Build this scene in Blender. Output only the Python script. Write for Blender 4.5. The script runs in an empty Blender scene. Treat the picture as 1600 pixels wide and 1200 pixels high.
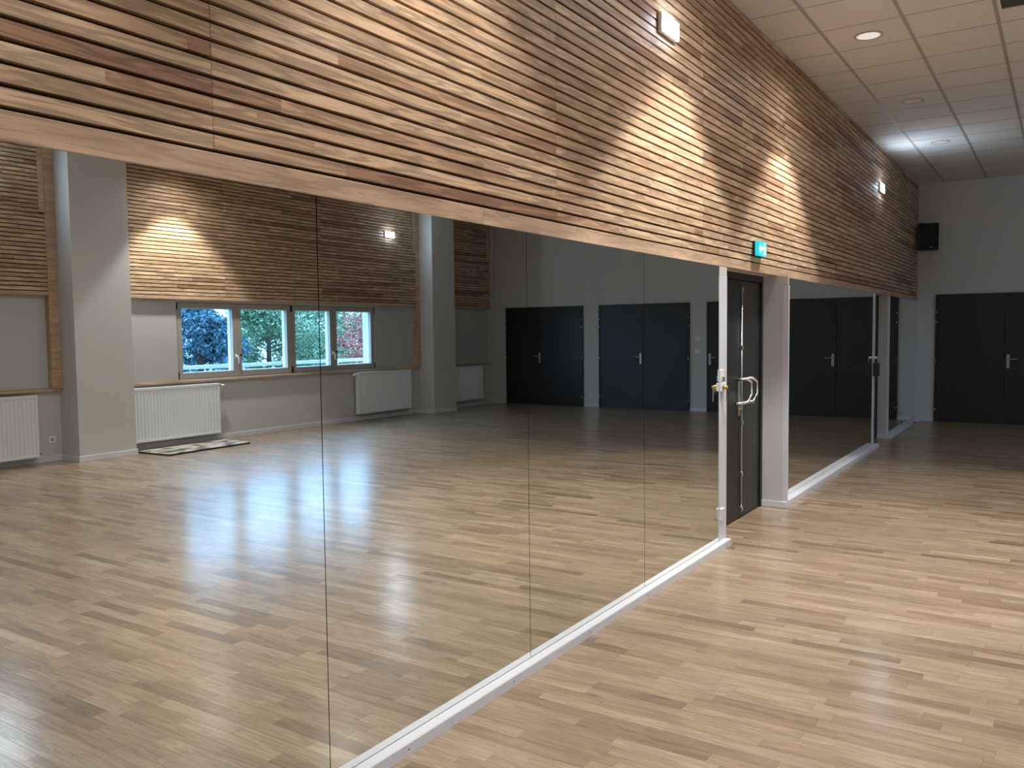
import bpy, math, random
import numpy as np
from mathutils import Vector, Matrix

sc = bpy.context.scene
COL = sc.collection
R = random.Random(7)

# ------------------------------------------------------------------ camera
S = 1.5625                                   # metres per camera height of the fit
YAW, PITCH, ROLL, FPX = 0.579077, 0.060084, -0.011712, 1320.7
CAM = Vector((2.099, 0.0, 1.5625))
fw = Vector((-math.sin(YAW) * math.cos(PITCH), math.cos(YAW) * math.cos(PITCH), -math.sin(PITCH)))
rt0 = Vector((math.cos(YAW), math.sin(YAW), 0)); up0 = rt0.cross(fw)
rt = math.cos(ROLL) * rt0 + math.sin(ROLL) * up0
up = -math.sin(ROLL) * rt0 + math.cos(ROLL) * up0
cd = bpy.data.cameras.new('camera'); cam = bpy.data.objects.new('camera', cd); COL.objects.link(cam)
cd.sensor_fit = 'HORIZONTAL'; cd.sensor_width = 36; cd.lens = 36 * FPX / 1600
cd.clip_start = 0.05; cd.clip_end = 300
M = Matrix((rt, up, -fw)).transposed().to_4x4(); M.translation = CAM
cam.matrix_world = M
sc.camera = cam

# ------------------------------------------------------------------ sky, exposure
w = bpy.data.worlds.new('overcast_sky'); sc.world = w; w.use_nodes = True
bg = w.node_tree.nodes['Background']
bg.inputs[0].default_value = (0.30, 0.60, 1.0, 1); bg.inputs[1].default_value = 13.0
vs = sc.view_settings
vs.view_transform = 'Standard'; vs.look = 'None'; vs.exposure = 0.0; vs.gamma = 1.0
vs.use_curve_mapping = False
sc.cycles.sample_clamp_indirect = 60.0
LAMP_W = 330.0                # one lit downlight
LAMP_COL = (1.0, 0.96, 0.90)
EMERG = 150.0                 # emission of an emergency light's diffuser

# ------------------------------------------------------------------ room sizes
L = 15.72                     # far end wall
YB = -3.4                     # wall behind the photographer
XW = 8.75                     # window wall face
ZC = 3.964                    # ceiling
ZW = 2.03                     # underside of the wood over the mirrors
XM = .045                     # glass of the near mirror row

# ------------------------------------------------------------------ materials
MATS = {}
def mat(name, col, rough=0.5, metal=0.0, spec=0.5, emit=None, estr=0.0, noise=0.0, nscale=8.0, bump=0.0):
    m = bpy.data.materials.new(name); m.use_nodes = True
    nt = m.node_tree; b = nt.nodes['Principled BSDF']
    b.inputs['Base Color'].default_value = (*col, 1)
    b.inputs['Roughness'].default_value = rough
    b.inputs['Metallic'].default_value = metal
    b.inputs['Specular IOR Level'].default_value = spec
    if emit:
        b.inputs['Emission Color'].default_value = (*emit, 1); b.inputs['Emission Strength'].default_value = estr
    if noise or bump:
        tc = nt.nodes.new('ShaderNodeTexCoord'); n = nt.nodes.new('ShaderNodeTexNoise')
        n.inputs['Scale'].default_value = nscale; n.inputs['Detail'].default_value = 5
        nt.links.new(tc.outputs['Object'], n.inputs['Vector'])
        if noise:
            mx = nt.nodes.new('ShaderNodeMix'); mx.data_type = 'RGBA'
            mx.inputs[6].default_value = (*[c * (1 - noise) for c in col], 1)
            mx.inputs[7].default_value = (*[min(1, c * (1 + noise)) for c in col], 1)
            nt.links.new(n.outputs['Fac'], mx.inputs[0]); nt.links.new(mx.outputs[2], b.inputs['Base Color'])
        if bump:
            bp = nt.nodes.new('ShaderNodeBump'); bp.inputs['Strength'].default_value = bump; bp.inputs['Distance'].default_value = 0.002
            nt.links.new(n.outputs['Fac'], bp.inputs['Height']); nt.links.new(bp.outputs[0], b.inputs['Normal'])
    MATS[name] = m
    return m

def N(nt, t, **k):
    n = nt.nodes.new('ShaderNode' + t)
    for a, v in k.items(): setattr(n, a, v)
    return n

def wood_mat(name, axis, cols, seg, rough, source, rings=34.0, amp=.80):
    """boards with grain along one axis; colour steps along the board are finger joints.
    source 'object' takes the board's own random number, 'attr' reads it from the mesh."""
    m = bpy.data.materials.new(name); m.use_nodes = True
    nt = m.node_tree; b = nt.nodes['Principled BSDF']; K = nt.links.new
    tc = N(nt, 'TexCoord')
    if source == 'object':
        oi = N(nt, 'ObjectInfo'); rnd = oi.outputs['Random']
    else:
        at = N(nt, 'Attribute', attribute_name='tint'); rnd = at.outputs['Fac']
    off = N(nt, 'Math', operation='MULTIPLY'); K(rnd, off.inputs[0]); off.inputs[1].default_value = 137.0
    sx = N(nt, 'SeparateXYZ'); K(tc.outputs['Object'], sx.inputs[0])
    ax = {'X': 0, 'Y': 1}[axis]
    # tone of the board (or of the finger-jointed piece)
    if seg:
        ma = N(nt, 'Math', operation='MULTIPLY_ADD'); K(sx.outputs[ax], ma.inputs[0]); ma.inputs[1].default_value = seg; K(off.outputs[0], ma.inputs[2])
        vo = N(nt, 'TexVoronoi', voronoi_dimensions='1D'); vo.inputs['Scale'].default_value = 1.0; K(ma.outputs[0], vo.inputs['W'])
        sp = N(nt, 'SeparateColor'); K(vo.outputs['Color'], sp.inputs[0]); tone = sp.outputs[0]
    else:
        wn = N(nt, 'TexWhiteNoise', noise_dimensions='1D'); K(off.outputs[0], wn.inputs['W']); tone = wn.outputs['Value']
    cr = N(nt, 'ValToRGB'); cr.color_ramp.interpolation = 'LINEAR'
    el = cr.color_ramp.elements
    while len(el) > 1: el.remove(el[-1])
    el[0].position = cols[0][0]; el[0].color = (*cols[0][1], 1)
    for p, c in cols[1:]:
        e = el.new(p); e.color = (*c, 1)
    K(tone, cr.inputs[0])
    # grain: noise stretched along the board, offset per board
    ov = N(nt, 'CombineXYZ'); K(off.outputs[0], ov.inputs[0]); K(off.outputs[0], ov.inputs[1]); K(tone, ov.inputs[2])
    ad = N(nt, 'VectorMath', operation='ADD'); K(tc.outputs['Object'], ad.inputs[0]); K(ov.outputs[0], ad.inputs[1])
    mp = N(nt, 'Mapping'); K(ad.outputs[0], mp.inputs[0])
    mp.inputs['Scale'].default_value = (1.6, 26, 26) if axis == 'X' else (26, 1.6, 26)
    nz = N(nt, 'TexNoise'); nz.inputs['Scale'].default_value = 1.4; nz.inputs['Detail'].default_value = 4; nz.inputs['Distortion'].default_value = 1.2
    K(mp.outputs[0], nz.inputs['Vector'])
    # growth rings: a saw of the noise gives the flame figure
    sn = N(nt, 'Math', operation='MULTIPLY'); K(nz.outputs['Fac'], sn.inputs[0]); sn.inputs[1].default_value = rings
    si = N(nt, 'Math', operation='SINE'); K(sn.outputs[0], si.inputs[0])
    g1 = N(nt, 'MapRange'); g1.inputs['From Min'].default_value = -1; g1.inputs['From Max'].default_value = 1
    g1.inputs['To Min'].default_value = amp; g1.inputs['To Max'].default_value = 1.06; K(si.outputs[0], g1.inputs['Value'])
    n2 = N(nt, 'TexNoise'); n2.inputs['Scale'].default_value = 2.2; n2.inputs['Detail'].default_value = 2
    mp2 = N(nt, 'Mapping'); K(ad.outputs[0], mp2.inputs[0]); mp2.inputs['Scale'].default_value = (1.2, 4, 4) if axis == 'X' else (4, 1.2, 4)
    K(mp2.outputs[0], n2.inputs['Vector'])
    g2 = N(nt, 'MapRange'); g2.inputs['From Min'].default_value = 0.3; g2.inputs['From Max'].default_value = 0.7
    g2.inputs['To Min'].default_value = 0.86; g2.inputs['To Max'].default_value = 1.12; K(n2.outputs['Fac'], g2.inputs['Value'])
    gm = N(nt, 'Math', operation='MULTIPLY'); K(g1.outputs[0], gm.inputs[0]); K(g2.outputs[0], gm.inputs[1])
    # knots
    vk = N(nt, 'TexVoronoi'); vk.inputs['Scale'].default_value = 1.0
    mk = N(nt, 'Mapping'); K(ad.outputs[0], mk.inputs[0]); mk.inputs['Scale'].default_value = (1.3, 5, 5) if axis == 'X' else (5, 1.3, 5)
    K(mk.outputs[0], vk.inputs['Vector'])
    kr = N(nt, 'MapRange'); kr.inputs['From Min'].default_value = 0.02; kr.inputs['From Max'].default_value = 0.09
    kr.inputs['To Min'].default_value = 0.55; kr.inputs['To Max'].default_value = 1.0; K(vk.outputs['Distance'], kr.inputs['Value'])
    gk = N(nt, 'Math', operation='MULTIPLY'); K(gm.outputs[0], gk.inputs[0]); K(kr.outputs[0], gk.inputs[1])
    vm = N(nt, 'VectorMath', operation='SCALE'); K(cr.outputs[0], vm.inputs[0]); K(gk.outputs[0], vm.inputs['Scale'])
    K(vm.outputs[0], b.inputs['Base Color'])
    b.inputs['Roughness'].default_value = rough
    MATS[name] = m
    return m

wood_mat('pine_slat', 'Y', [(0, (.70, .505, .335)), (.4, (.66, .455, .29)), (.7, (.60, .40, .25)), (.84, (.51, .315, .19)), (.91, (.38, .205, .125)), (1, (.41, .24, .15))], .5, .55, 'object', 20.0, .58)
wood_mat('pine_board', 'Y', [(0, (.56, .385, .265)), (1, (.52, .35, .235))], .6, .5, 'object', 18.0, .76)
wood_mat('oak_plank', 'X', [(0, (.42, .325, .225)), (.3, (.37, .28, .188)), (.65, (.325, .24, .157)), (.86, (.275, .195, .125)), (.95, (.20, .14, .092)), (1, (.49, .39, .28))], 0, .45, 'attr', 26.0, .74)
b = MATS['oak_plank'].node_tree.nodes['Principled BSDF']
b.inputs['Coat Weight'].default_value = 0.75; b.inputs['Coat Roughness'].default_value = 0.21; b.inputs['Specular IOR Level'].default_value = 0.25

mat('plaster', (.585, .58, .57), .85, noise=.03, nscale=3, bump=.15)
mat('white_paint', (.66, .68, .74), .45)
mat('radiator_enamel', (.76, .80, .84), .35)
mat('mirror_silver', (.84, .87, .85), 0.0, metal=1.0)
mat('joint_black', (.012, .012, .012), .8)
mat('felt', (.055, .034, .02), .95)
mat('subfloor', (.10, .07, .045), .9)
mat('door_grey', (.012, .0145, .0155), .42, noise=.06, nscale=2)
mat('door_black', (.009, .010, .010), .5)
mat('steel', (.50, .50, .50), .38, metal=1)
mat('chrome', (.72, .73, .75), .25, metal=1)
mat('brass', (.62, .47, .20), .3, metal=1)
mat('black_plastic', (.010, .010, .011), .55)
mat('speaker_mesh', (.006, .006, .006), .8, bump=.6, nscale=400)
mat('speaker_side', (.12, .125, .13), .6)
mat('grey_panel', (.46, .47, .47), .6)
mat('window_grey', (.36, .345, .325), .5)
mat('tile', (.74, .715, .68), .9, noise=.025, nscale=40)
mat('grid_metal', (.42, .385, .345), .6)  # darker than the tiles: shade of the ceiling's recessed gaps put into the colour
mat('plenum', (.10, .09, .08), .9)
mat('lit_diffuser', (.8, .8, .8), .4, emit=(1, .95, .92), estr=.55)
mat('unlit_diffuser', (.82, .78, .74), .4)
mat('ring_white', (.5, .46, .42), .5)
mat('emergency_diffuser', (.9, .9, .9), .4, emit=(.66, .82, 1.0), estr=EMERG)
mat('emergency_diffuser_strong', (.9, .9, .9), .4, emit=(.66, .82, 1.0), estr=EMERG * 1.25)
mat('exit_green', (.0, .3, .3), .4, emit=(.02, .55, .58), estr=1.1)
mat('exit_white', (.9, .9, .9), .4, emit=(.75, 1, .98), estr=2.6)
mat('rail_white', (.75, .80, .80), .5)
mat('lawn', (.07, .10, .04), .95, noise=.4, nscale=2)
mat('spruce_leaf', (.07, .15, .21), .7, noise=.3)
mat('pine_leaf', (.11, .19, .11), .7, noise=.3)
mat('maple_leaf', (.34, .085, .075), .7, noise=.35)
mat('hedge_leaf', (.07, .14, .08), .7, noise=.3)
mat('bark', (.06, .045, .035), .9)
mat('house_wall', (.62, .62, .58), .8)
mat('house_roof', (.42, .18, .12), .8)
mat('house_glass', (.05, .06, .07), .1)
mat('pvc_white', (.85, .85, .86), .4)

# mottled board on the floor
m = mat('mottled', (.5, .47, .41), .6)
nt = m.node_tree; b = nt.nodes['Principled BSDF']
tc = N(nt, 'TexCoord'); nz = N(nt, 'TexNoise'); nz.inputs['Scale'].default_value = 4.5; nz.inputs['Detail'].default_value = 3
cr = N(nt, 'ValToRGB'); cr.color_ramp.elements[0].position = .40; cr.color_ramp.elements[0].color = (.09, .085, .075, 1)
cr.color_ramp.elements[1].position = .52; cr.color_ramp.elements[1].color = (.52, .49, .42, 1)
nt.links.new(tc.outputs['Object'], nz.inputs['Vector']); nt.links.new(nz.outputs['Fac'], cr.inputs[0]); nt.links.new(cr.outputs[0], b.inputs['Base Color'])

# clear window glass
m = bpy.data.materials.new('window_glass'); m.use_nodes = True; nt = m.node_tree
nt.nodes.remove(nt.nodes['Principled BSDF'])
tr = N(nt, 'BsdfTransparent'); tr.inputs[0].default_value = (.95, .97, .96, 1); gl = N(nt, 'BsdfGlossy'); gl.inputs['Roughness'].default_value = .01
fr = N(nt, 'Fresnel'); fr.inputs[0].default_value = 1.45; mx = N(nt, 'MixShader')
gm_ = N(nt, 'NewGeometry'); ri = N(nt, 'MapRange'); ri.inputs['To Min'].default_value = 1.45; ri.inputs['To Max'].default_value = 1 / 1.45
nt.links.new(gm_.outputs['Backfacing'], ri.inputs['Value']); nt.links.new(ri.outputs[0], fr.inputs[0])      # thin pane: light leaves it at the angle it came in
nt.links.new(fr.outputs[0], mx.inputs[0]); nt.links.new(tr.outputs[0], mx.inputs[1]); nt.links.new(gl.outputs[0], mx.inputs[2])
nt.links.new(mx.outputs[0], nt.nodes['Material Output'].inputs[0]); MATS['window_glass'] = m

# ------------------------------------------------------------------ mesh helpers
class MB:
    def __init__(s): s.v = []; s.f = []
    def box(s, x0, x1, y0, y1, z0, z1):
        i = len(s.v)
        s.v += [(x, y, z) for x in (x0, x1) for y in (y0, y1) for z in (z0, z1)]
        s.f += [tuple(i + k for k in q) for q in ((0, 1, 3, 2), (4, 6, 7, 5), (0, 4, 5, 1), (2, 3, 7, 6), (0, 2, 6, 4), (1, 5, 7, 3))]
        return s
    def bbox(s, x0, x1, y0, y1, z0, z1, c=.004):
        """box with chamfered edges"""
        i = len(s.v); X = (x0, x1); Y = (y0, y1); Z = (z0, z1); idx = {}
        for a in (0, 1):
            for b_ in (0, 1):
                for d in (0, 1):
                    sx, sy, sz = (1, -1)[a], (1, -1)[b_], (1, -1)[d]
                    for k, o in enumerate(((0, c, c), (c, 0, c), (c, c, 0))):
                        idx[a, b_, d, k] = len(s.v)
                        s.v.append((X[a] + sx * o[0], Y[b_] + sy * o[1], Z[d] + sz * o[2]))
        for a in (0, 1):
            s.f.append(tuple(idx[a, p, q, 0] for p, q in ((0, 0), (0, 1), (1, 1), (1, 0))))
            s.f.append(tuple(idx[p, a, q, 1] for p, q in ((0, 0), (0, 1), (1, 1), (1, 0))))
            s.f.append(tuple(idx[p, q, a, 2] for p, q in ((0, 0), (0, 1), (1, 1), (1, 0))))
            for b_ in (0, 1):
                s.f.append((idx[a, b_, 0, 0], idx[a, b_, 1, 0], idx[a, b_, 1, 1], idx[a, b_, 0, 1]))
                s.f.append((idx[a, 0, b_, 0], idx[a, 1, b_, 0], idx[a, 1, b_, 2], idx[a, 0, b_, 2]))
                s.f.append((idx[0, a, b_, 1], idx[1, a, b_, 1], idx[1, a, b_, 2], idx[0, a, b_, 2]))
                for d in (0, 1): s.f.append(tuple(idx[a, b_, d, k] for k in (0, 1, 2)))
        return s
    def cyl(s, p0, p1, r, n=14, r1=None):
        p0, p1 = Vector(p0), Vector(p1); d = (p1 - p0).normalized()
        u = d.orthogonal().normalized(); w_ = d.cross(u); i = len(s.v); r1 = r if r1 is None else r1
        for p, q in ((p0, r), (p1, r1)):
            for k in range(n):
                a = 2 * math.pi * k / n; s.v.append(tuple(p + q * (math.cos(a) * u + math.sin(a) * w_)))
        for k in range(n): s.f.append((i + k, i + (k + 1) % n, i + n + (k + 1) % n, i + n + k))
        s.f.append(tuple(i + k for k in reversed(range(n)))); s.f.append(tuple(i + n + k for k in range(n)))
        return s
    def tube(s, pts, r, n=8):
        pts = [Vector(p) for p in pts]; rings = []
        for k, p in enumerate(pts):
            d = (pts[min(k + 1, len(pts) - 1)] - pts[max(k - 1, 0)]).normalized()
            u = d.cross(Vector((.31, .17, .94))).normalized(); w_ = d.cross(u); rings.append(len(s.v))
            for j in range(n):
                a = 2 * math.pi * j / n; s.v.append(tuple(p + r * (math.cos(a) * u + math.sin(a) * w_)))
        for a, b_ in zip(rings, rings[1:]):
            for j in range(n): s.f.append((a + j, a + (j + 1) % n, b_ + (j + 1) % n, b_ + j))
        s.f.append(tuple(rings[0] + j for j in reversed(range(n)))); s.f.append(tuple(rings[-1] + j for j in range(n)))
        return s
    def ext_y(s, prof, y0, y1):
        """closed (x, z) profile pushed along y"""
        i = len(s.v); n = len(prof)
        for y in (y0, y1): s.v += [(x, y, z) for x, z in prof]
        for k in range(n): s.f.append((i + k, i + (k + 1) % n, i + n + (k + 1) % n, i + n + k))
        s.f.append(tuple(i + k for k in range(n))); s.f.append(tuple(i + n + k for k in reversed(range(n))))
        return s
    def ext_z(s, prof, z0, z1):
        i = len(s.v); n = len(prof)
        for z in (z0, z1): s.v += [(x, y, z) for x, y in prof]
        for k in range(n): s.f.append((i + k, i + (k + 1) % n, i + n + (k + 1) % n, i + n + k))
        s.f.append(tuple(i + k for k in range(n))); s.f.append(tuple(i + n + k for k in reversed(range(n))))
        return s
    def ring(s, c, r0, r1, z0, z1, n=28):
        i = len(s.v)
        for rr, z in ((r0, z0), (r1, z0), (r1, z1), (r0, z1)):
            s.v += [(c[0] + rr * math.cos(2 * math.pi * k / n), c[1] + rr * math.sin(2 * math.pi * k / n), z) for k in range(n)]
        for q in range(4):
            for k in range(n):
                s.f.append((i + q * n + k, i + q * n + (k + 1) % n, i + ((q + 1) % 4) * n + (k + 1) % n, i + ((q + 1) % 4) * n + k))
        return s

BASE = {}
def mesh_of(name, mb, base=(0, 0, 0), fix=True):
    me = bpy.data.meshes.new(name)
    bx, by, bz = base
    me.from_pydata([(x - bx, y - by, z - bz) for x, y, z in mb.v], [], mb.f)
    if fix:
        import bmesh
        bm = bmesh.new(); bm.from_mesh(me); bmesh.ops.recalc_face_normals(bm, faces=bm.faces); bm.to_mesh(me); bm.free()
    return me
def tagit(o, label=None, cat=None, group=None, kind=None):
    if label: o['label'] = label
    if cat: o['category'] = cat
    if group: o['group'] = group
    if kind: o['kind'] = kind
    return o
def obj(name, mb, mname, parent=None, base=None, smooth=False, **tg):
    """one mesh object; vertices are given in world coordinates"""
    if parent is not None: base = BASE[parent.name]
    elif base is None:
        a = np.array(mb.v); base = (float(a[:, 0].mean()), float(a[:, 1].mean()), float(a[:, 2].min()))
    me = mesh_of(name, mb, base); me.materials.append(MATS[mname])
    if smooth:
        for p in me.polygons: p.use_smooth = len(p.vertices) == 4
    o = bpy.data.objects.new(name, me); COL.objects.link(o)
    if parent is not None: o.parent = parent
    else: o.location = base
    BASE[o.name] = base
    return tagit(o, **tg)
def thing(name, loc, **tg):
    o = bpy.data.objects.new(name, None); COL.objects.link(o); o.location = loc; o.empty_display_size = .1
    BASE[o.name] = tuple(loc)
    return tagit(o, **tg)
def copy_tree(o, parent=None):
    c = o.copy(); COL.objects.link(c); c.parent = parent
    BASE[c.name] = BASE[o.name]
    for ch in list(o.children): copy_tree(ch, c)
    return c
def place(me, name, mname, loc, parent):
    """another object on shared mesh data"""
    o = bpy.data.objects.new(name, me); COL.objects.link(o); o.parent = parent
    b_ = BASE[parent.name]; o.location = (loc[0] - b_[0], loc[1] - b_[1], loc[2] - b_[2])
    return o

# ------------------------------------------------------------------ projection (used to rank floor planks by size in view)
def project(p):
    d = Vector(p) - CAM; z = d.dot(fw)
    if z < .1: return None
    return 800 + FPX * d.dot(rt) / z, 600 - FPX * d.dot(up) / z, z

# ================================================================== SETTING
# ---- floor: subfloor slab with oak strips laid across the room
fl = obj('floor', MB().box(-.3, XW + .3, YB - .2, L + .3, -.15, -.012), 'subfloor', base=(0, 0, 0),
         label='light oak strip parquet floor running across the hall', cat='floor', kind='structure')
PW = .0705
strips = []
y = YB
while y < L:
    x = -.14 - R.random() * .5
    while x < XW:
        l = R.choice((.3, .38, .45, .5, .55, .62)) * R.uniform(.9, 1.15)
        x0, x1 = max(x, -.14), min(x + l, XW)
        if x1 - x0 > .03: strips.append((x0, x1, y, min(y + PW, L)))
        x += l
    y += PW
def seen(s):
    cx, cy = (s[0] + s[1]) / 2, (s[2] + s[3]) / 2; best = 0
    q = project((cx, cy, 0))
    if cx > .1 and q and 0 < q[0] < 1600 and 0 < q[1] < 1200: best = 1 / q[2] ** 3
    q = project((2 * XM - cx, cy, 0))
    if cx > .1 and q and 0 < q[0] < 1600 and 0 < q[1] < 1200:
        t = (CAM.x - XM) / (CAM.x - XM + cx - XM); ym = cy * t; zm = CAM.z * (1 - t)
        if zm > .05 and (ym < 5.83 or 7.5 < ym < 11.8): best = max(best, 1 / q[2] ** 3)
    return best * (s[1] - s[0])
rank = sorted(strips, key=seen, reverse=True)
near, far = rank[:300], rank[300:]
G = .00035
def strip_mb(ss):
    mb = MB(); tint = []
    for s in ss:
        mb.box(s[0] + G, s[1] - G, s[2] + G, s[3] - G, -.012, 0)
        t = (math.sin(s[0] * 91.7 + s[2] * 377.1) * 43758.5) % 1.0
        tint += [t] * 8
    return mb, tint
def strip_obj(name, ss, **tg):
    mb, tint = strip_mb(ss)
    me = mesh_of(name, mb, (0, 0, 0), fix=False)
    at = me.attributes.new('tint', 'FLOAT', 'POINT'); at.data.foreach_set('value', tint)
    me.materials.append(MATS['oak_plank'])
    o = bpy.data.objects.new(name, me); COL.objects.link(o); o.parent = fl
    return tagit(o, **tg)
for s in near: strip_obj('plank', [s])
strip_obj('distant_planks', far, kind='stuff')

# ---- ceiling: mineral tiles on a metal grid
ce = obj('ceiling', MB().box(-.3, XW + .3, YB - .2, L + .3, ZC + .16, ZC + .3), 'plenum', base=(0, 0, ZC),
         label='suspended ceiling of square off-white tiles in a metal grid', cat='ceiling', kind='structure')
RX = [.386 + .61 * k for k in range(14)]              # runners along the hall
CY = [7.24 + .603 * k for k in range(-18, 15)]        # cross tees
CY = [v for v in CY if YB < v < L - .02]
xe = [-.02] + RX + [XW]; ye = [YB] + CY + [L]
tile_me = {}
rest = MB()
for i in range(len(xe) - 1):
    for j in range(len(ye) - 1):
        x0, x1, y0, y1 = xe[i] + .009, xe[i + 1] - .009, ye[j] + .004, ye[j + 1] - .004
        if x1 - x0 < .02 or y1 - y0 < .02: continue
        if x0 < 2.9 and y0 > 5.6:
            key = (round(x1 - x0, 3), round(y1 - y0, 3))
            if key not in tile_me:
                me = mesh_of('ceiling_tile', MB().box(0, x1 - x0, 0, y1 - y0, 0, .016)); me.materials.append(MATS['tile']); tile_me[key] = me
            place(tile_me[key], 'ceiling_tile', 'tile', (x0, y0, ZC), ce)
        else: rest.box(x0, x1, y0, y1, ZC, ZC + .016)
obj('distant_ceiling_tiles', rest, 'tile', ce, kind='stuff')
me = mesh_of('runner', MB().box(-.013, .013, YB, L, 0, .02)); me.materials.append(MATS['grid_metal'])
for x in RX: place(me, 'runner', '', (x, 0, ZC - .003), ce)
me = mesh_of('cross_tee', MB().box(-.02, XW, -.006, .006, 0, .02)); me.materials.append(MATS['grid_metal'])
for y in CY: place(me, 'cross_tee', '', (0, y, ZC - .002), ce)
obj('edge_angle', MB().box(0, .02, YB, L, ZC + .001, ZC + .02), 'grid_metal', ce)

# ---- walls
obj('wall_left', MB().box(-.4, XM - .012, YB, 5.99, 0, 2.0185).box(-.4, -.012, YB, 5.99, 2.0185, ZW).box(-.4, -.19, 5.99, 7.45, 0, ZW).box(-.4, -.012, 7.47, 11.98, 0, ZW)
    .box(-.15, .047, 7.45, 7.47, 0, ZW).box(-.4, -.19, 11.98, 12.98, 0, ZW).box(-.4, -.012, 13.0, L, 0, ZW).box(-.17, -.014, 12.98, 13.0, 0, ZW)
    .box(-.4, -.035, YB, L, ZW, ZC + .16), 'plaster', base=(0, 0, 0),
    label='long painted wall carrying the mirrors and wood cladding', cat='wall', kind='structure')
obj('wall_end', MB().box(-.4, XW + .4, L, L + .25, 0, ZC + .16), 'plaster', base=(0, L, 0),
    label='grey-beige end wall with the dark double doors', cat='wall', kind='structure')
obj('wall_back', MB().box(-.4, XW + .4, YB - .2, YB, 0, ZC + .16), 'plaster', base=(0, YB, 0),
    label='plain painted wall behind the photographer', cat='wall', kind='structure')
wr = MB().box(XW, XW + .3, YB, L, 0, .935).box(XW, XW + .3, YB, L, 2.075, ZC + .16)
e = [YB, -2.45, -.35, 7.61, 11.80, L]
for k in (0, 2, 4): wr.box(XW, XW + .3, e[k], e[k + 1], .935, 2.075)
obj('wall_right', wr, 'plaster', base=(XW, 0, 0), label='painted window wall opposite the mirrors', cat='wall', kind='structure')
for y0, y1, lb in ((5.87, 6.65, 'square plaster pilaster left of the windows in the mirror'), (13.04, 13.75, 'square plaster pilaster right of the windows in the mirror')):
    obj('pilaster', MB().box(XW - .405, XW + .02, y0, y1, 0, ZC + .1), 'plaster', label=lb, cat='pilaster', kind='structure')

# ---- baseboards
def base_y(mb, x, s, y0, y1, h=.075, t=.014):
    a, b_ = sorted((x, x + s * t)); mb.bbox(a, b_, y0, y1, 0, h, .003)
mb = MB(); base_y(mb, XW, -1, YB, 5.87); base_y(mb, XW, -1, 6.65, 13.04); base_y(mb, XW, -1, 13.75, L)
for y0, y1 in ((5.87, 6.65), (13.04, 13.75)):
    mb.bbox(XW - .419, XW - .405, y0 - .014, y1 + .014, 0, .075, .003); mb.bbox(XW - .405, XW, y0 - .014, y0, 0, .075, .003); mb.bbox(XW - .405, XW, y1, y1 + .014, 0, .075, .003)
obj('baseboard_right', mb, 'white_paint', base=(XW, 0, 0), label='low white baseboard along the window wall', cat='baseboard', kind='structure')
DOORS = [(.285, 2.30), (2.86, 3.76), (4.11, 6.09), (6.46, 8.40)]
mb = MB(); xs = [.065] + [v for d in DOORS for v in d] + [XW - .014]
for k in range(0, len(xs), 2): mb.bbox(xs[k], xs[k + 1], L - .014, L, 0, .07, .003)
obj('baseboard_end', mb, 'white_paint', base=(0, L, 0), label='low white baseboard between the dark end doors', cat='baseboard', kind='structure')

# ---- white base under the mirrors, with its screw holes
def mirror_base(n, y0, y1, d, lb, xm=0):
    prof = [(xm - .0122, 0), (d, 0), (d, .043), (d - .004, .0475), (xm - .0122, .0475)]
    t = obj('trim_%d' % n, MB().ext_y(prof, y0, y1), 'white_paint', base=(0, y0, 0), label=lb, cat='trim', kind='structure')
    y = y0 + .7
    while y < y1:
        obj('screw', MB().cyl((d - .001, y, .022), (d + .0012, y, .022), .0035, 8), 'joint_black', t); y += .72
    return t
mirror_base(1, YB, 5.97, .092, 'white base ledge under the long near mirror row', XM)
mirror_base(2, 7.451, 11.95, .075, 'white base ledge under the middle mirror row')
mirror_base(3, 12.981, L - .014, .055, 'white base ledge under the far mirror row by the corner')
obj('trim_4', MB().bbox(-.15, .095, 7.435, 7.45, 0, .06, .004), 'white_paint', label='white base strip across the plaster return beside the grey double door', cat='trim', kind='structure')
obj('trim_5', MB().bbox(-.17, .055, 12.965, 12.98, 0, .06, .004), 'white_paint', label='white base strip across the far plaster return', cat='trim', kind='structure')
for n, (x0, x1, y0, y1, lb) in enumerate((
        (XM - .0115, XM + .004, 5.838, 5.99, 'white upright post closing the near mirror row'),
        (.047, .097, 7.45, 7.47, 'white upright post starting the middle mirror row'),
        (-.012, .003, 11.83, 11.98, 'thin white upright post closing the middle mirror row'),
        (-.014, .018, 12.98, 13.0, 'thin white upright post starting the far mirror row'))):
    obj('trim_%d' % (6 + n), MB().bbox(x0, x1, y0, y1, .048, 1.948 if n < 2 else ZW - .004, .002), 'white_paint', label=lb, cat='trim', kind='structure')
obj('trim_10', MB().box(.0475, .09, 7.45, 7.47, 1.956, ZW - .002).box(XM - .0115, XM + .002, 5.838, 5.99, 1.949, 2.018), 'plaster', base=(0, 6.7, 1.956),
    label='small plaster infill above the two white posts', cat='trim', kind='structure')

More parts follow.
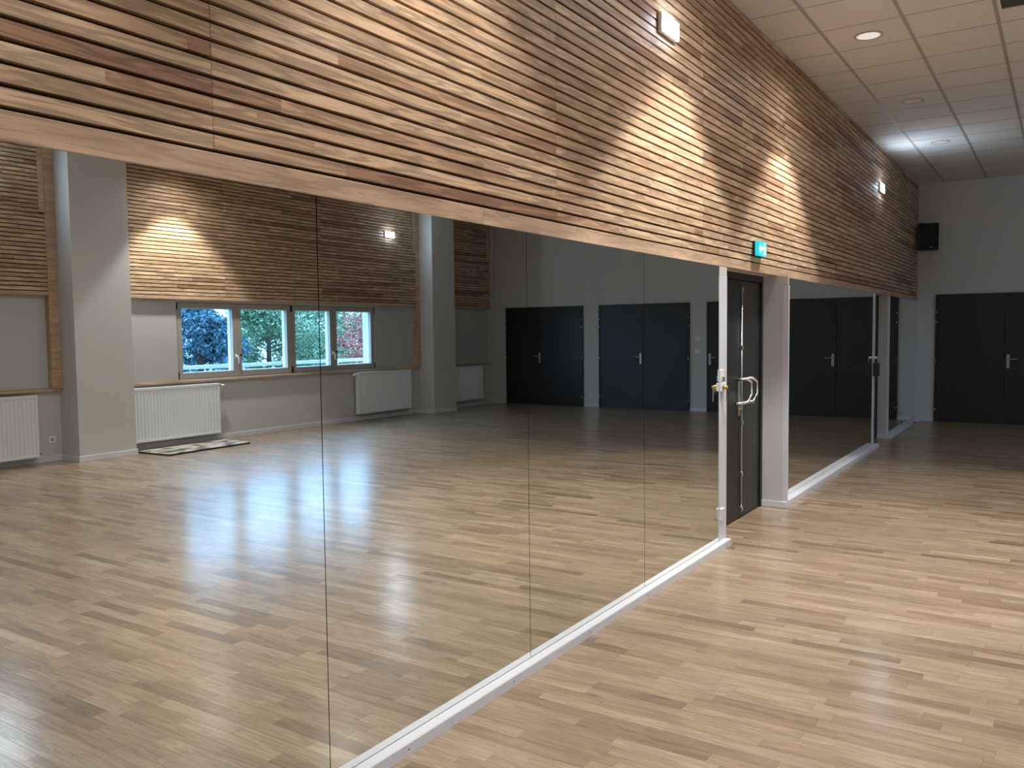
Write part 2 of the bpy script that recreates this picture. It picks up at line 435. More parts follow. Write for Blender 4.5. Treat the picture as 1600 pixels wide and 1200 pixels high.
# ---- doors of the end wall
def lever_handle(parent, px, z, d, y):
    """plate at px, lever pointing along d (+1/-1) in x, on a door face at y"""
    h = obj('handle', MB().bbox(px - .022, px + .022, y - .009, y, z - .11, z + .11, .003), 'steel', parent, label='steel lever handle on a long plate')
    BASE[h.name] = BASE[parent.name]
    obj('lever', MB().tube([(px, y - .005, z + .035), (px, y - .055, z + .035), (px + d * .02, y - .06, z + .035), (px + d * .13, y - .06, z + .035)], .009), 'steel', h, smooth=True)
    obj('keyhole', MB().cyl((px, y - .0095, z - .05), (px, y - .012, z - .05), .009, 12), 'joint_black', h)
def end_door(n, x0, x1, split, handle, hd, lb):
    t = thing('door_%d' % n, ((x0 + x1) / 2, L, 0), label=lb, cat='door', kind='structure')
    f = .035
    obj('frame', MB().box(x0, x0 + f, L - .03, L, 0, 2.12).box(x1 - f, x1, L - .03, L, 0, 2.12).box(x0 + f, x1 - f, L - .03, L, 2.085, 2.12), 'door_grey', t)
    sp = [x0 + f + .003] + ([split] if split else []) + [x1 - f - .003]
    leaves = []
    for a, b_ in zip(sp, sp[1:]):
        leaves.append(obj('leaf', MB().bbox(a + .002, b_ - .002, L - .024, L - .002, .006, 2.081, .003), 'door_grey', t))
        BASE[leaves[-1].name] = BASE[t.name]
    for lf in leaves:
        v = [q for q in lf.data.vertices]
    for xx in ((x0 + .02, x1 - .02) if split else (x0 + .02,)):
        for z in (1.83, 1.67, 1.03, .21):
            hg = obj('hinge', MB().cyl((xx, L - .036, z - .04), (xx, L - .036, z + .04), .010, 10), 'door_black', t)
            BASE[hg.name] = BASE[t.name]
            obj('hinge_pin', MB().cyl((xx, L - .052, z), (xx, L - .036, z), .011, 8), 'pvc_white', hg)
    lf = leaves[-1] if split and hd > 0 else leaves[0]
    lever_handle(lf, handle, 1.02, hd, L - .024)
    return t
end_door(1, .285, 2.30, 1.29, 1.345, 1, 'dark grey double door nearest the loudspeaker corner, seen directly')
end_door(2, 2.86, 3.76, None, 3.70, -1, 'dark grey single door beside the two white switches')
end_door(3, 4.11, 6.09, 5.10, 5.15, 1, 'dark grey double door between switches and white socket')
end_door(4, 6.46, 8.40, 7.49, 7.53, 1, 'dark grey double door next to the window wall')

# ---- double door in the recess between the mirror rows
t = thing('door_5', (-.15, 6.7, 0), label='dark grey double door with panic bolts in the recess between mirrors', cat='door', kind='structure')
obj('frame', MB().box(-.19, -.125, 5.992, 6.025, 0, 2.03).box(-.19, -.125, 7.40, 7.449, 0, 2.03).box(-.19, -.125, 6.025, 7.40, 1.975, 2.03), 'door_grey', t)
lA = obj('leaf', MB().bbox(-.18, -.14, 6.028, 6.855, .006, 1.972, .003), 'door_grey', t)
lB = obj('leaf', MB().bbox(-.18, -.14, 6.86, 7.397, .006, 1.972, .003), 'door_grey', t)
obj('rod', MB().cyl((-.128, 6.872, .05), (-.128, 6.872, 1.93), .008, 10), 'steel', t, smooth=True, label='chrome vertical bolt rod')
for z in (.08, .37, .80, 1.42, 1.90):
    obj('rod_guide', MB().bbox(-.142, -.116, 6.858, 6.886, z - .018, z + .018, .003), 'chrome', t)
obj('lock_plate', MB().bbox(-.141, -.128, 6.80, 6.85, .86, 1.16, .003), 'steel', t)
obj('lock_cylinder', MB().cyl((-.128, 6.825, .91), (-.108, 6.825, .91), .013, 14), 'brass', t, label='brass lock cylinder')
for yy, s_ in ((6.86, 1), (7.01, 1)):
    obj('pull_handle', MB().tube([(-.135, yy - .10, 1.16), (-.06, yy - .08, 1.17), (-.045, yy, 1.14), (-.045, yy + .01, 1.04), (-.06, yy - .03, .97), (-.135, yy - .12, .965)], .012, 8), 'chrome', t, smooth=True, label='chrome U-shaped pull handle')
t = thing('door_6', (-.15, 12.4, 0), label='dark door hidden in the far recess between mirrors', cat='door', kind='structure')
obj('leaf', MB().bbox(-.18, -.14, 12.02, 12.95, .006, 2.0, .003), 'door_grey', t)
obj('frame', MB().box(-.19, -.13, 11.982, 12.015, 0, 2.03).box(-.19, -.13, 12.953, 12.979, 0, 2.03), 'door_grey', t)

# ---- windows: two pairs of casements to each opening
def sash(parent, y0, y1, hinge_low):
    f = .085
    x0, x1 = XW + .005, XW + .065
    s = obj('sash', MB().box(x0, x1, y0, y0 + f * .85, .95, 2.06).box(x0, x1, y1 - f * .95, y1, .95, 2.06).box(x0, x1, y0 + f * .85, y1 - f * .95, .95, 1.035).box(x0, x1, y0 + f * .85, y1 - f * .95, 1.985, 2.06), 'window_grey', parent)
    BASE[s.name] = BASE[parent.name]
    ya, yb = y0 + f * .85, y1 - f * .95
    obj('glazing_bead', MB().box(x1, x1 + .055, ya - .02, ya + .004, 1.02, 2.0).box(x1, x1 + .055, yb - .004, yb + .02, 1.02, 2.0).box(x1, x1 + .055, ya, yb, 1.02, 1.042).box(x1, x1 + .055, ya, yb, 1.98, 2.0), 'pvc_white', s, label='white outer edge of the sash')
    obj('pane', MB().box(x0 + .028, x0 + .034, ya, yb, 1.035, 1.985), 'window_glass', s)
    hy = y0 - .003 if hinge_low else y1 + .003
    for z in (1.0, 2.01): obj('hinge', MB().cyl((x0 - .008, hy, z - .05), (x0 - .008, hy, z + .05), .009, 10), 'joint_black', s)
    if hinge_low:
        hy = y1 - .03
        h = obj('handle', MB().tube([(x0, hy, 1.26), (x0 - .045, hy, 1.26), (x0 - .05, hy + .005, 1.245), (x0 - .05, hy + .012, 1.14)], .010, 8).bbox(x0 - .008, x0, hy - .014, hy + .014, 1.22, 1.29, .003), 'pvc_white', s, smooth=True, label='white window handle')
    else:
        obj('stop_knob', MB().cyl((x0, y0 + .045, 1.27), (x0 - .03, y0 + .045, 1.27), .014, 10), 'joint_black', s)
def window(n, ya, ym, yb, lb):
    t = thing('window_%d' % n, (XW, (ya + yb) / 2, .935), label=lb, cat='window', kind='structure')
    obj('frame', MB().box(XW + .01, XW + .12, ya, ya + .012, .935, 2.075).box(XW + .01, XW + .12, yb - .012, yb, .935, 2.075).box(XW + .01, XW + .12, ya + .012, yb - .012, .935, .947).box(XW + .01, XW + .12, ya + .012, yb - .012, 2.063, 2.075).box(XW + .01, XW + .12, ym - .004, ym + .004, .947, 2.063), 'window_grey', t)
    sash(t, ya + .014, ym - .005, True); sash(t, ym + .005, yb - .014, False)
    return t
window(1, 7.61, 8.68, 9.78, 'grey double casement window showing the blue spruce, in the mirror')
window(2, 9.78, 10.75, 11.80, 'grey double casement window showing the red foliage, in the mirror')
window(3, -2.45, -1.40, -.35, 'grey double casement window of the bay behind the photographer')

# window bay panels, sill boards and wood posts
for y0, y1, lb in ((6.65, 7.605, 'smooth grey panel between left pilaster and window'), (11.805, 12.92, 'smooth grey panel between window and right pilaster'),
                   (-.345, 5.73, 'smooth grey panel left of the left pilaster'), (13.75, 15.45, 'smooth grey panel in the dark corner bay')):
    tagit(obj('wall_panel', MB().bbox(XW - .008, XW, y0, y1, .935, 2.11, .002), 'grey_panel'), label=lb, cat='panel', kind='structure')
for n, (y0, y1, lb) in enumerate(((YB, 5.855, 'pine sill board left of the left pilaster'), (6.665, 13.03, 'long pine sill board under the windows'), (13.765, 15.5, 'pine sill board in the dark corner bay'))):
    obj('trim_%d' % (11 + n), MB().bbox(XW - .065, XW, y0, y1, .895, .93, .004), 'pine_board', label=lb, cat='sill', kind='structure')
for n, (y0, y1, lb) in enumerate(((5.735, 5.868, 'tall pine post against the left pilaster'), (12.92, 13.038, 'tall pine post against the right pilaster'))):
    obj('trim_%d' % (14 + n), MB().bbox(XW - .09, XW, y0, y1, .93, 2.11, .003).bbox(XW - .09, XW, y0, y1, 2.111, ZC - .002, .003), 'pine_board', label=lb, cat='trim', kind='structure')
obj('trim_16', MB().bbox(XW - .09, XW, 15.45, 15.53, 2.11, ZC - .002, .003), 'pine_board', label='pine edge post of the corner bay cladding', cat='trim', kind='structure')

# ================================================================== WOOD CLADDING
PITCH_Z, SLAT_H, SLAT_D = .0531, .0405, .022
def slat_panel(xf, sgn, y0, y1, z0, label, group, step=0.0):
    """slats on a dark felt board; xf is the front face, sgn points into the room"""
    t = thing('slat_panel', (xf, y0, z0), label=label, cat='wood panel', group=group)
    xb = xf - sgn * SLAT_D
    a, b_ = sorted((xb, xb - sgn * .012))
    obj('backing_board', MB().box(a, b_, y0, y1, z0 - .012, ZC - .002), 'felt', t)
    cache = {}
    z = z0
    while z < ZC - .01:
        h = min(SLAT_H, ZC - .003 - z); ye_ = y1 - (step if z + SLAT_H > 3.129 else 0)
        key = (round(h, 4), round(ye_, 3))
        if key not in cache:
            a, b_ = sorted((0, -sgn * SLAT_D))
            me = mesh_of('slat', MB().box(a, b_, .001, ye_ - y0 - .001, 0, h)); me.materials.append(MATS['pine_slat']); cache[key] = me
        place(cache[key], 'slat', '', (xf + R.uniform(-.0006, .0006), y0, z), t)
        z += PITCH_Z
    if step:
        a, b_ = sorted((xf - sgn * SLAT_D, xf))
        obj('edge_board', MB().bbox(a, b_, y1 - step + .001, y1 - .001, 3.13, ZC - .003, .002), 'pine_board', t)
    return t
GRP = 'slat panels over the mirrors'
ordn = ['first', 'second', 'third', 'fourth', 'fifth', 'sixth', 'seventh', 'eighth']
slat_panel(0, 1, -2.37, -.37, 2.112, 'pine slat panel over the mirrors, beside the photographer', GRP)
for k in range(8):
    y0 = -.37 + 2 * k; y1 = y0 + 2 if k < 7 else L
    slat_panel(0, 1, y0, y1, 2.112, 'pine slat panel over the mirrors, %s counted from the left edge' % ordn[k], GRP)
XF = XW - .085
G2 = 'slat panels over the windows'
for y0, y1, st, lb in ((3.78, 5.735, .075, 'pine slat panel left of the left pilaster, in the mirror'),
                       (6.655, 8.42, 0, 'pine slat panel with the bright light pool, in the mirror'),
                       (8.42, 10.42, 0, 'pine slat panel above the middle casements, in the mirror'),
                       (10.42, 12.42, 0, 'pine slat panel holding the round bright light, in the mirror'),
                       (12.42, 12.92, .075, 'narrow pine slat panel beside the right pilaster, in the mirror'),
                       (13.755, 15.45, .09, 'pine slat panel in the dark corner bay, in the mirror')):
    slat_panel(XF, -1, y0, y1, 2.165, lb, G2, st)
slat_panel(XF, -1, 1.78, 3.78, 2.165, 'pine slat panel over the bay window behind the photographer', G2)
# fascia boards under the slats
for k, (y0, y1) in enumerate(((YB, .10), (.10, 3.0), (3.0, 6.2), (6.2, 9.4), (9.4, 12.6), (12.6, L))):
    tagit(obj('fascia_board', MB().bbox(-.034, .002, y0 + .001, y1 - .001, ZW, 2.1, .002), 'pine_board'),
          label='pine fascia board under the slats, ' + ('behind the photographer', 'at the left edge with the dark knot', 'over the near mirrors', 'over the recessed grey door', 'over the middle mirror row', 'ending at the end wall')[k],
          cat='board', group='fascia boards over the mirrors')
for y0, y1, lb in ((YB, 5.733, 'pine fascia board over the left grey panel, in the mirror'), (6.655, 12.918, 'long pine fascia board over the windows, in the mirror'), (13.755, 15.448, 'pine fascia board over the corner bay panel, in the mirror')):
    tagit(obj('fascia_board', MB().bbox(XF - .002, XW, y0, y1, 2.105, 2.152, .002), 'pine_board'), label=lb, cat='board', group='fascia boards over the windows')
for y0, y1, lb in ((5.992, 7.449, 'pine soffit board above the recessed grey double door'), (11.982, 12.978, 'pine soffit board above the far recess')):
    tagit(obj('soffit_board', MB().bbox(-.19, -.036, y0, y1, ZW + .001, ZW + .02, .002), 'pine_board'), label=lb, cat='board')

# ================================================================== MIRRORS
mj = [-3.14, -1.86, -.58, .705, 1.987, 3.273, 4.555, 5.837]
lbs = ['mirror panel far behind the photographer', 'mirror panel behind the photographer', 'mirror panel beside the photographer',
       'large mirror panel at the left edge reflecting radiator and spruce window', 'large mirror panel reflecting the red foliage window and right pilaster',
       'mirror panel reflecting the dark corner doors', 'mirror panel ending at the white post with the brass lock']
def mirror(y0, y1, lb, grp, xm=0, zt=ZW - .002):
    o = obj('wall_mirror', MB().box(xm - .006, xm, y0 + .0018, y1 - .0018, .0505, zt), 'mirror_silver', base=(xm, (y0 + y1) / 2, .0505), label=lb, cat='mirror', group=grp)
    o.data.materials.append(MATS['joint_black'])
    for p in o.data.polygons: p.material_index = 0 if p.normal.x > .9 else 1
    return o
for k in range(7): mirror(mj[k], mj[k + 1], lbs[k], 'near mirror row', XM, 2.018)
for y0, y1, lb in ((7.472, 9.15, 'middle-row mirror panel next to the plaster return'), (9.15, 10.53, 'centre mirror panel of the middle row'), (10.53, 11.829, 'middle-row mirror panel next to the black key box')):
    mirror(y0, y1, lb, 'middle mirror row')
for y0, y1, lb in ((13.002, 14.35, 'far-row mirror panel reflecting the door edge'), (14.35, L - .004, 'far-row mirror panel touching the end wall')):
    mirror(y0, y1, lb, 'far mirror row')
for y0, y1, xm, zt in ((YB, 5.837, XM, 2.018), (7.472, 11.829, 0, ZW - .002), (13.002, L - .002, 0, ZW - .002)):
    tagit(obj('mirror_backing', MB().box(xm - .0115, xm - .0065, y0, y1, .048, zt), 'joint_black'), label='black backing seen in the joints of the %s mirror row' % ('near' if y0 < 0 else 'middle' if y0 < 8 else 'far'), cat='backing')

# ================================================================== RADIATORS
def radiator(y0, y1, z0, z1, valve, lb):
    xf, xb = XW - .145, XW - .06
    t = thing('radiator', (XW - .10, (y0 + y1) / 2, 0), label=lb, cat='radiator', group='panel radiators under the windows')
    n = int(round((y1 - y0 - .06) / .05)); p = (y1 - y0 - .06) / n
    # pressed steel front: shallow vertical ribs
    prof = [(xf + .016, y0 + .004)]
    prof.append((xf + .004, y0 + .012))
    for k in range(n):
        a = y0 + .03 + k * p
        prof += [(xf + .004, a + .008), (xf + .013, a + .016), (xf + .013, a + p - .016), (xf + .004, a + p - .008)]
    prof += [(xf + .004, y1 - .012), (xf + .016, y1 - .004), (xf + .03, y1 - .004), (xf + .03, y0 + .004)]
    obj('front_sheet', MB().ext_z(prof, z0 + .035, z1 - .045), 'radiator_enamel', t)
    obj('top_band', MB().bbox(xf + .002, xf + .03, y0 + .003, y1 - .003, z1 - .045, z1 - .003, .006), 'radiator_enamel', t)
    obj('bottom_band', MB().bbox(xf + .002, xf + .03, y0 + .003, y1 - .003, z0, z0 + .035, .006), 'radiator_enamel', t)
    obj('rear_sheet', MB().box(xb - .018, xb, y0 + .01, y1 - .01, z0 + .01, z1 - .02), 'radiator_enamel', t)
    for y in (y0, y1 - .004): obj('side_cover', MB().box(xf + .01, xb, y, y + .004, z0 + .004, z1 - .004), 'radiator_enamel', t)
    g = MB()
    for k in range(int((y1 - y0) / .03)): g.box(xf + .03, xb - .018, y0 + .01 + k * .03, y0 + .018 + k * .03, z1 - .008, z1 - .002)
    obj('top_grille', g, 'radiator_enamel', t)
    yv, s = (y1, 1) if valve > 0 else (y0, -1)
    v = obj('valve', MB().cyl((XW - .105, yv, z1 - .045), (XW - .105, yv + s * .035, z1 - .045), .012, 12), 'steel', t, smooth=True); BASE[v.name] = BASE[t.name]
    obj('thermostat_head', MB().cyl((XW - .105, yv + s * .035, z1 - .045), (XW - .105, yv + s * .10, z1 - .045), .024, 16, .020), 'pvc_white', v, smooth=True)
    yp = y0 - .03 if valve > 0 else y1 + .03; s2 = 1 if valve > 0 else -1
    obj('supply_pipe', MB().tube([(XW - .10, yp + s2 * .03, z0 + .05), (XW - .10, yp, z0 + .05), (XW - .095, yp, z0 + .03), (XW - .02, yp, z0 + .03), (XW - .008, yp, z0 + .03)], .009), 'steel', t, smooth=True)
    for y in (y0 + .2, y1 - .2): obj('wall_bracket', MB().box(xb, XW - .001, y - .015, y + .015, z0 + .06, z1 - .12), 'radiator_enamel', t)
    return t
radiator(6.79, 8.22, .11, .87, 1, 'white panel radiator above the mottled board, in the mirror')
radiator(4.08, 5.52, .09, .87, -1, 'white panel radiator cut by the left edge, in the mirror')
radiator(11.2, 12.67, .13, .89, -1, 'white panel radiator left of the right pilaster, in the mirror')
radiator(14.04, 15.1, .14, .875, 1, 'dim panel radiator in the dark corner bay, in the mirror')

# mottled board lying before the radiator
mb = MB(); i = 0
prof = [(8.49, 6.74), (7.83, 6.78), (7.91, 8.16), (8.53, 8.22)]
mb.ext_z(prof, .0192, .023)
t = thing('floor_board', (8.19, 7.5, 0), label='pale mottled board lying on the floor before the radiator', cat='board')
obj('top_sheet', mb, 'mottled', t)
obj('dark_underside', MB().ext_z([(x + (-.012 if x < 8.2 else -.004), y) for x, y in prof], 0.0005, .019), 'black_plastic', t)

# ================================================================== LIGHTS OF THE ROOM
def downlight(x, y, lit, lb, grp='ceiling downlights'):
    t = thing('downlight', (x, y, ZC), label=lb, cat='ceiling light', group=grp)
    obj('trim_ring', MB().ring((x, y), .092, .112, ZC - .007, ZC - .0005), 'ring_white', t)
    obj('diffuser', MB().cyl((x, y, ZC - .004), (x, y, ZC - .001), .091, 28), 'lit_diffuser' if lit else 'unlit_diffuser', t)
    if lit:
        ld = bpy.data.lights.new('downlight_lamp', 'SPOT'); ld.energy = LAMP_W * lit; ld.color = LAMP_COL
        ld.spot_size = math.radians(85); ld.spot_blend = .28; ld.shadow_soft_size = .08 if x < 1 or x > 7 else .16
        lo = bpy.data.objects.new('downlight_lamp', ld); COL.objects.link(lo); lo.parent = t; lo.location = (0, 0, -.06)
        ld = bpy.data.lights.new('added_downlight_fill', 'SPOT'); ld.energy = LAMP_W * (.10 if x < 1 or x > 7 else .34)* max(lit, .4); ld.color = LAMP_COL  # weak wide second spot, added to brighten walls outside the main cone
        ld.spot_size = math.radians(160); ld.spot_blend = .6; ld.shadow_soft_size = .08
        lo = bpy.data.objects.new('added_downlight_fill', ld); COL.objects.link(lo); lo.parent = t; lo.location = (0, 0, -.05)
    return t
DX = .695
downlight(DX, 7.545, 1, 'lit round downlight with glowing white disc near the slats')
downlight(DX, 9.95, 0, 'unlit round downlight halfway along the ceiling')
downlight(DX, 12.33, 0, 'unlit round downlight inside the bluish glow')
for x, y, p in ((DX, 5.13, 1), (DX, 2.72, .4), (DX, .3, .35), (3.13, 7.545, .4), (3.13, 5.13, .4), (3.13, 2.72, .25), (5.57, 7.545, .4), (5.57, 5.13, .35), (5.57, 2.72, .2), (8.09, 7.545, 1.1), (5.57, .3, .15), (3.13, .3, .15)):
    downlight(x, y, p, 'lit round downlight out of frame, %s row from the slats, %s the photographer' % (
        {DX: 'first', 3.13: 'second', 5.57: 'third'}.get(x, 'fourth'), {.3: 'over', 2.72: 'just before', 5.13: 'further before'}.get(y, 'far before')))

def emergency(x, sgn, y, z, lb, em='emergency_diffuser'):
    t = thing('emergency_light', (x, y, z), label=lb, cat='wall light', group='emergency lights on the slats')
    a, b_ = sorted((x, x + sgn * .03)); obj('housing', MB().bbox(a, b_, y - .128, y + .128, z - .058, z + .058, .005), 'pvc_white', t)
    a, b_ = sorted((x + sgn * .031, x + sgn * .036)); obj('diffuser', MB().box(a, b_, y - .12, y + .12, z - .052, z + .052), em, t)
    return t
emergency(.001, 1, 4.985, 3.425, 'bright white emergency light high on the near slats')
emergency(.001, 1, 12.2, 3.425, 'bright white emergency light on the slats near the far corner')
emergency(XF - .001, -1, 12.15, 3.43, 'bright emergency light on the window wall slats, in the mirror', 'emergency_diffuser_strong')
emergency(XF - .001, -1, 4.985, 3.43, 'bright emergency light left of the left pilaster, out of frame', 'emergency_diffuser_strong')

# exit sign
t = thing('exit_sign', (.002, 6.85, 2.21), label='green lit exit sign box over the recessed grey door', cat='exit sign')
obj('housing', MB().bbox(.002, .018, 6.735, 6.965, 2.155, 2.275, .004), 'door_black', t)
f = obj('sign_face', MB().box(.0181, .048, 6.742, 6.95, 2.160, 2.270), 'exit_green', t)
def poly(pts, x0=.0482, x1=.0496):
    m_ = MB(); n = len(pts); m_.v = [(x0, a, b_) for a, b_ in pts] + [(x1, a, b_) for a, b_ in pts]
    m_.f = [tuple(range(n)), tuple(range(2 * n - 1, n - 1, -1))] + [(k, (k + 1) % n, n + (k + 1) % n, n + k) for k in range(n)]
    return m_
ay, az = 6.80, 2.215
obj('arrow', poly([(ay - .045, az), (ay - .005, az + .036), (ay - .005, az + .014), (ay + .04, az + .014), (ay + .04, az - .014), (ay - .005, az - .014), (ay - .005, az - .036)]), 'exit_white', t, label='white arrow')
ay = 6.895
obj('running_figure', poly([(ay - .035, az - .045), (ay - .012, az - .012), (ay - .014, az + .012), (ay - .036, az + .0), (ay - .036, az + .012), (ay - .008, az + .03), (ay + .014, az + .022), (ay + .032, az + .0), (ay + .022, az - .008), (ay + .008, az + .008), (ay + .008, az - .008), (ay + .028, az - .018), (ay + .024, az - .045), (ay + .014, az - .045), (ay + .014, az - .026), (ay - .004, az - .018), (ay - .022, az - .048)]), 'exit_white', t, label='white running figure')
obj('figure_head', MB().cyl((.0482, ay, az + .041), (.0496, ay, az + .041), .009, 12), 'exit_white', t)

# ventilation grille in the ceiling
t = thing('ceiling_grille', (1.92, 7.23, ZC), label='dark square ventilation grille at the upper right corner', cat='grille')
obj('well', MB().box(1.645, 2.195, 6.955, 7.505, ZC - .003, ZC - .0005), 'plenum', t)
obj('frame', MB().box(1.632, 1.645, 6.94, 7.52, ZC - .01, ZC - .0005).box(2.195, 2.208, 6.94, 7.52, ZC - .01, ZC - .0005).box(1.645, 2.195, 6.94, 6.955, ZC - .01, ZC - .0005).box(1.645, 2.195, 7.505, 7.52, ZC - .01, ZC - .0005), 'tile', t)
for k in range(11): obj('slat', MB().box(1.645, 2.195, 6.98 + k * .048, 6.99 + k * .048, ZC - .009, ZC - .003), 'plenum', t)

# ================================================================== LOUDSPEAKER
t = thing('loudspeaker', (.16, 15.5, 2.84), label='black loudspeaker on a bracket in the far upper corner', cat='loudspeaker')
def rotz(mb, c, a):
    ca, sa = math.cos(a), math.sin(a)
    mb.v = [(c[0] + (x - c[0]) * ca - (y - c[1]) * sa, c[1] + (x - c[0]) * sa + (y - c[1]) * ca, z) for x, y, z in mb.v]; return mb
c = (.165, 15.47); A = math.radians(22)
prof = [(c[0] - .15, c[1] - .115), (c[0] + .15, c[1] - .115), (c[0] + .15, c[1] - .02), (c[0] + .085, c[1] + .12), (c[0] - .085, c[1] + .12), (c[0] - .15, c[1] - .02)]
obj('cabinet', rotz(MB().ext_z(prof, 2.835, 3.275), c, A), 'speaker_side', t)
obj('grille', rotz(MB().bbox(c[0] - .143, c[0] + .143, c[1] - .132, c[1] - .115, 2.842, 3.268, .008), c, A), 'speaker_mesh', t)
obj('badge', rotz(MB().box(c[0] + .01, c[0] + .05, c[1] - .134, c[1] - .1322, 2.875, 2.886), c, A), 'steel', t, label='small silver badge')
obj('bracket', MB().box(.13, .20, L - .012, L - .001, 2.95, 3.15).box(.155, .175, 15.585, L - .011, 3.03, 3.07), 'black_plastic', t)

# ================================================================== SMALL FITTINGS
def wall_plate(name, x, z, w_, h_, lb, cat_, rocker=True):
    t = thing(name, (x, L, z), label=lb, cat=cat_)
    obj('cover', MB().bbox(x - w_ / 2, x + w_ / 2, L - .011, L - .0005, z - h_ / 2, z + h_ / 2, .003), 'pvc_white', t)
    if rocker: obj('rocker', MB().bbox(x - w_ * .32, x + w_ * .32, L - .016, L - .011, z - h_ * .3, z + h_ * .3, .002), 'pvc_white', t)
    else:
        obj('outlet_well', MB().cyl((x, L - .0115, z), (x, L - .0125, z), .02, 16), 'grid_metal', t)
wall_plate('light_switch', 3.95, 1.41, .115, .085, 'upper white switch plate between the dark doors', 'switch')
wall_plate('light_switch', 3.95, 1.175, .105, .08, 'lower white switch plate between the dark doors', 'switch')
wall_plate('wall_socket', 6.275, .27, .075, .08, 'white wall socket low between two double doors', 'socket', False)
t = thing('wall_socket', (XW, 5.75, .28), label='white wall socket beside the left-edge radiator', cat='socket')
obj('cover', MB().bbox(XW - .012, XW - .0005, 5.70, 5.79, .235, .325, .003), 'pvc_white', t)
obj('outlet_well', MB().cyl((XW - .0122, 5.745, .28), (XW - .0135, 5.745, .28), .022, 16), 'grid_metal', t)

# lock on the near white post
t = thing('mirror_lock', (.065, 5.86, 1.15), label='brass lock with hanging keys on the near white post', cat='lock')
obj('hasp_plate', MB().bbox(0.0492, 0.057, 5.84, 5.902, 1.2, 1.285, 0.002), 'pvc_white', t, label='white hasp plate')
obj('latch', MB().bbox(0.057, 0.071, 5.862, 5.887, 1.2, 1.235, 0.002), 'steel', t)
obj('bolt_housing', MB().bbox(0.0492, 0.067, 5.84, 5.922, 1.13, 1.19, 0.003), 'pvc_white', t)
obj('lock_cylinder', MB().cyl((0.067, 5.857, 1.158), (0.095, 5.857, 1.158), .017, 16).cyl((0.095, 5.857, 1.158), (0.103, 5.857, 1.158), .011, 12), 'brass', t, smooth=True)
obj('key', MB().bbox(0.093, 0.097, 5.847, 5.862, 1.055, 1.15, 0.001), 'steel', t)
obj('key_fob', MB().cyl((0.09, 5.892, 1.118), (0.098, 5.892, 1.118), .017, 14), 'black_plastic', t)
t = thing('hasp_plate', (.055, 5.86, .2), label='small white plate low on the near white post', cat='plate')
obj('plate', MB().bbox(0.0492, 0.057, 5.84, 5.902, 0.2, 0.285, 0.002), 'pvc_white', t)
obj('lip', MB().bbox(0.057, 0.067, 5.84, 5.902, 0.272, 0.285, 0.002), 'pvc_white', t)
# key box on the far post
t = thing('key_box', (.03, 11.84, .95), label='black key box hanging on the far white post', cat='key box')
obj('body', MB().bbox(.006, .075, 11.83, 11.93, .945, 1.115, .006), 'black_plastic', t)
obj('shackle', MB().tube([(.018, 11.88, 1.113), (.018, 11.88, 1.165), (.026, 11.88, 1.178), (.044, 11.88, 1.178), (.052, 11.88, 1.165), (.052, 11.88, 1.113)], .005), 'steel', t, smooth=True)
obj('latch_bar', MB().bbox(.0035, .055, 11.87, 11.89, 1.18, 1.20, .002), 'pvc_white', t)
# door stop
t = thing('door_stop', (.10, 14.96, 0), label='small round door stop on the floor by the far mirror base', cat='door stop')
obj('stem', MB().cyl((.10, 14.96, 0), (.10, 14.96, .035), .016, 14), 'chrome', t, smooth=True)
obj('rubber_cap', MB().cyl((.10, 14.96, .0352), (.10, 14.96, .052), .019, 14, .016), 'black_plastic', t, smooth=True)

# ================================================================== OUTSIDE
obj('lawn', MB().box(XW + .3, 70, -30, 60, -.9, -.6), 'lawn', base=(XW + .3, 10, -.6), label='grass ground outside the windows', cat='ground', kind='structure')
t = thing('guard_rail', (9.55, 8, 0), label='pale horizontal guard rail outside the windows', cat='rail')
obj('rail', MB().bbox(9.52, 9.58, -2, 15, 1.05, 1.11, .006), 'rail_white', t)
for k in range(8): obj('post', MB().box(9.53, 9.57, -1.6 + k * 2.2, -1.56 + k * 2.2, -.6, 1.05), 'rail_white', t)
def foliage(name, pts, size, mname, parent, droop=0.0):
    mb = MB()
    for p in pts:
        d = Vector((R.gauss(0, 1), R.gauss(0, 1), R.gauss(0, 1) - droop)).normalized(); u = d.orthogonal().normalized()
        w_ = d.cross(u); a = R.uniform(0, 6.28); u, w_ = math.cos(a) * u + math.sin(a) * w_, math.cos(a) * w_ - math.sin(a) * u
        s_ = size * R.uniform(.6, 1.4); p = Vector(p); i = len(mb.v)
        mb.v += [tuple(p - u * s_), tuple(p + w_ * s_ * .45 + d * s_ * .1), tuple(p + u * s_), tuple(p - w_ * s_ * .45 + d * s_ * .1)]; mb.f.append((i, i + 1, i + 2, i + 3))
    o = obj(name, mb, mname, parent); o['kind'] = 'stuff'
    return o
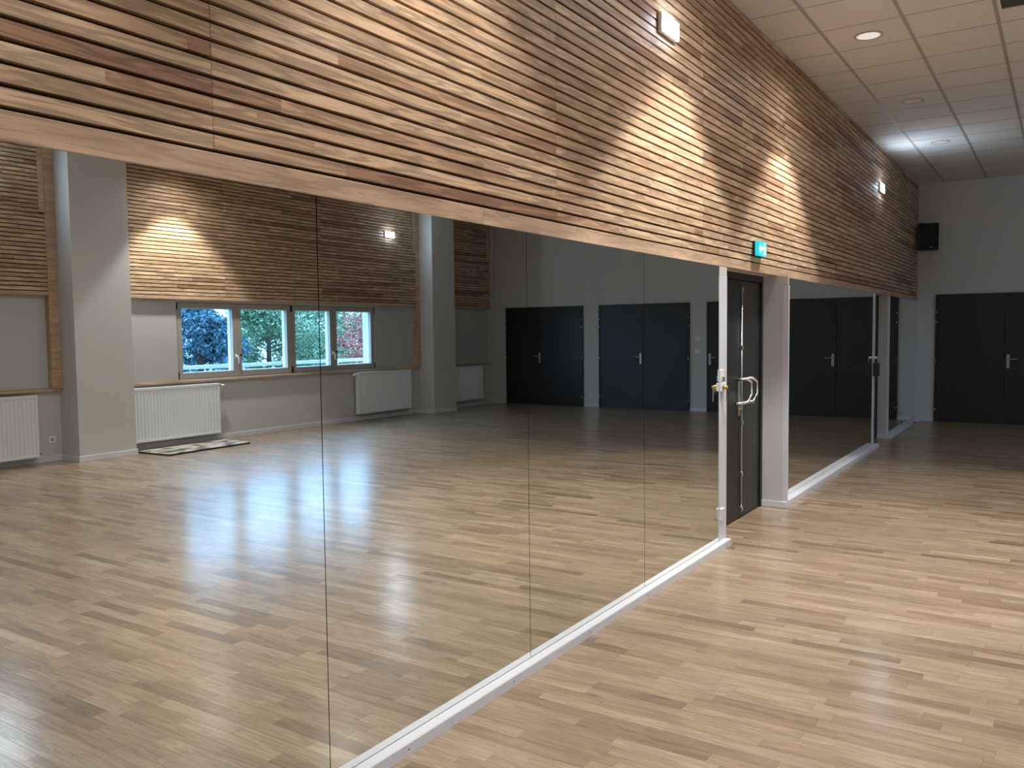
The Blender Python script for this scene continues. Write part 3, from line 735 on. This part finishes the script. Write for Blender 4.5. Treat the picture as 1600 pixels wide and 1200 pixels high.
def tree(x, y, h, r, mname, size, n, lb, conic, z0=-.6, clumps=46, grp='trees outside the windows'):
    t = thing('tree', (x, y, z0), label=lb, cat='tree', group=grp)
    obj('trunk', MB().cyl((x, y, z0), (x, y, z0 + h * .9), .11, 10, .03), 'bark', t, smooth=True)
    cl = []
    for k in range(clumps):
        f_ = R.random() ** (.8 if conic else .6); zz = z0 + h * (.08 + .9 * f_) if conic else z0 + h * (.25 + .72 * R.random())
        q = (zz - z0) / h
        rr = r * (1.05 - q) if conic else r * math.sqrt(max(.05, 1 - ((q - .6) / .42) ** 2))
        a = R.uniform(0, 6.28); d = rr * math.sqrt(R.random())
        cl.append((x + d * math.cos(a), y + d * math.sin(a), zz, .16 + .24 * rr))
    for c_ in cl[::4]:
        obj('branch', MB().tube([(x, y, c_[2] - .25), ((x + c_[0]) / 2, (y + c_[1]) / 2, c_[2] - .08), c_[:3]], .018, 5), 'bark', t)
    pts = []
    for k in range(n):
        c_ = R.choice(cl); v = Vector((R.gauss(0, 1), R.gauss(0, 1), R.gauss(0, 1))).normalized() * c_[3] * R.uniform(.55, 1)
        pts.append((c_[0] + v.x, c_[1] + v.y, c_[2] + v.z * .7))
    foliage('foliage', pts, size, mname, t, .5 if conic else 0)
    return t
tree(13.2, 11.3, 3.3, 1.75, 'spruce_leaf', .045, 22000, 'blue spruce filling the left casement, in the mirror', True)
tree(16.4, 15.9, 3.4, 1.5, 'pine_leaf', .05, 24000, 'green pine behind the middle casements, in the mirror', False)
tree(12.9, 16.15, 2.8, .95, 'maple_leaf', .045, 3600, 'red-leaved small tree in the right casement, in the mirror', False)
tree(18.4, 20.9, 3.5, 2.1, 'pine_leaf', .06, 15000, 'green tree behind the red foliage, in the mirror', False)
tree(18.5, 11.2, 3.0, 1.5, 'hedge_leaf', .09, 5000, 'dark green tree behind the blue spruce', False)
tree(14.0, 5.6, 3.2, 1.5, 'pine_leaf', .085, 5000, 'green tree outside the left bay', False)
t = thing('hedge', (11.9, 4.5, -.6), label='low dark hedge beyond the guard rail outside the left bay', cat='hedge')
pts = [(11.9 + R.uniform(-.35, .35), R.uniform(0, 9.0), -.6 + 1.55 * math.sqrt(R.random())) for k in range(5000)]
foliage('foliage', pts, .06, 'hedge_leaf', t)
obj('stem', MB().box(11.85, 11.95, 0, 9.0, -.6, .7), 'bark', t)
t = thing('house', (34, 27, -.6), label='pale house far behind the trees outside', cat='house')
obj('wall', MB().box(32, 40, 14, 42, -.6, 6.0), 'house_wall', t)
obj('roof', MB().ext_y([(31.5, 6.0), (40.5, 6.0), (36, 8.2)], 13.6, 42.4), 'house_roof', t)
for k in range(7):
    for z in (.6, 3.4):
        wn_ = obj('window', MB().box(31.93, 31.999, 16 + k * 3.6, 17.3 + k * 3.6, z, z + 1.4), 'pvc_white', t); BASE[wn_.name] = BASE[t.name]
        obj('pane', MB().box(31.9, 31.929, 16.1 + k * 3.6, 17.2 + k * 3.6, z + .1, z + 1.3), 'house_glass', wn_)
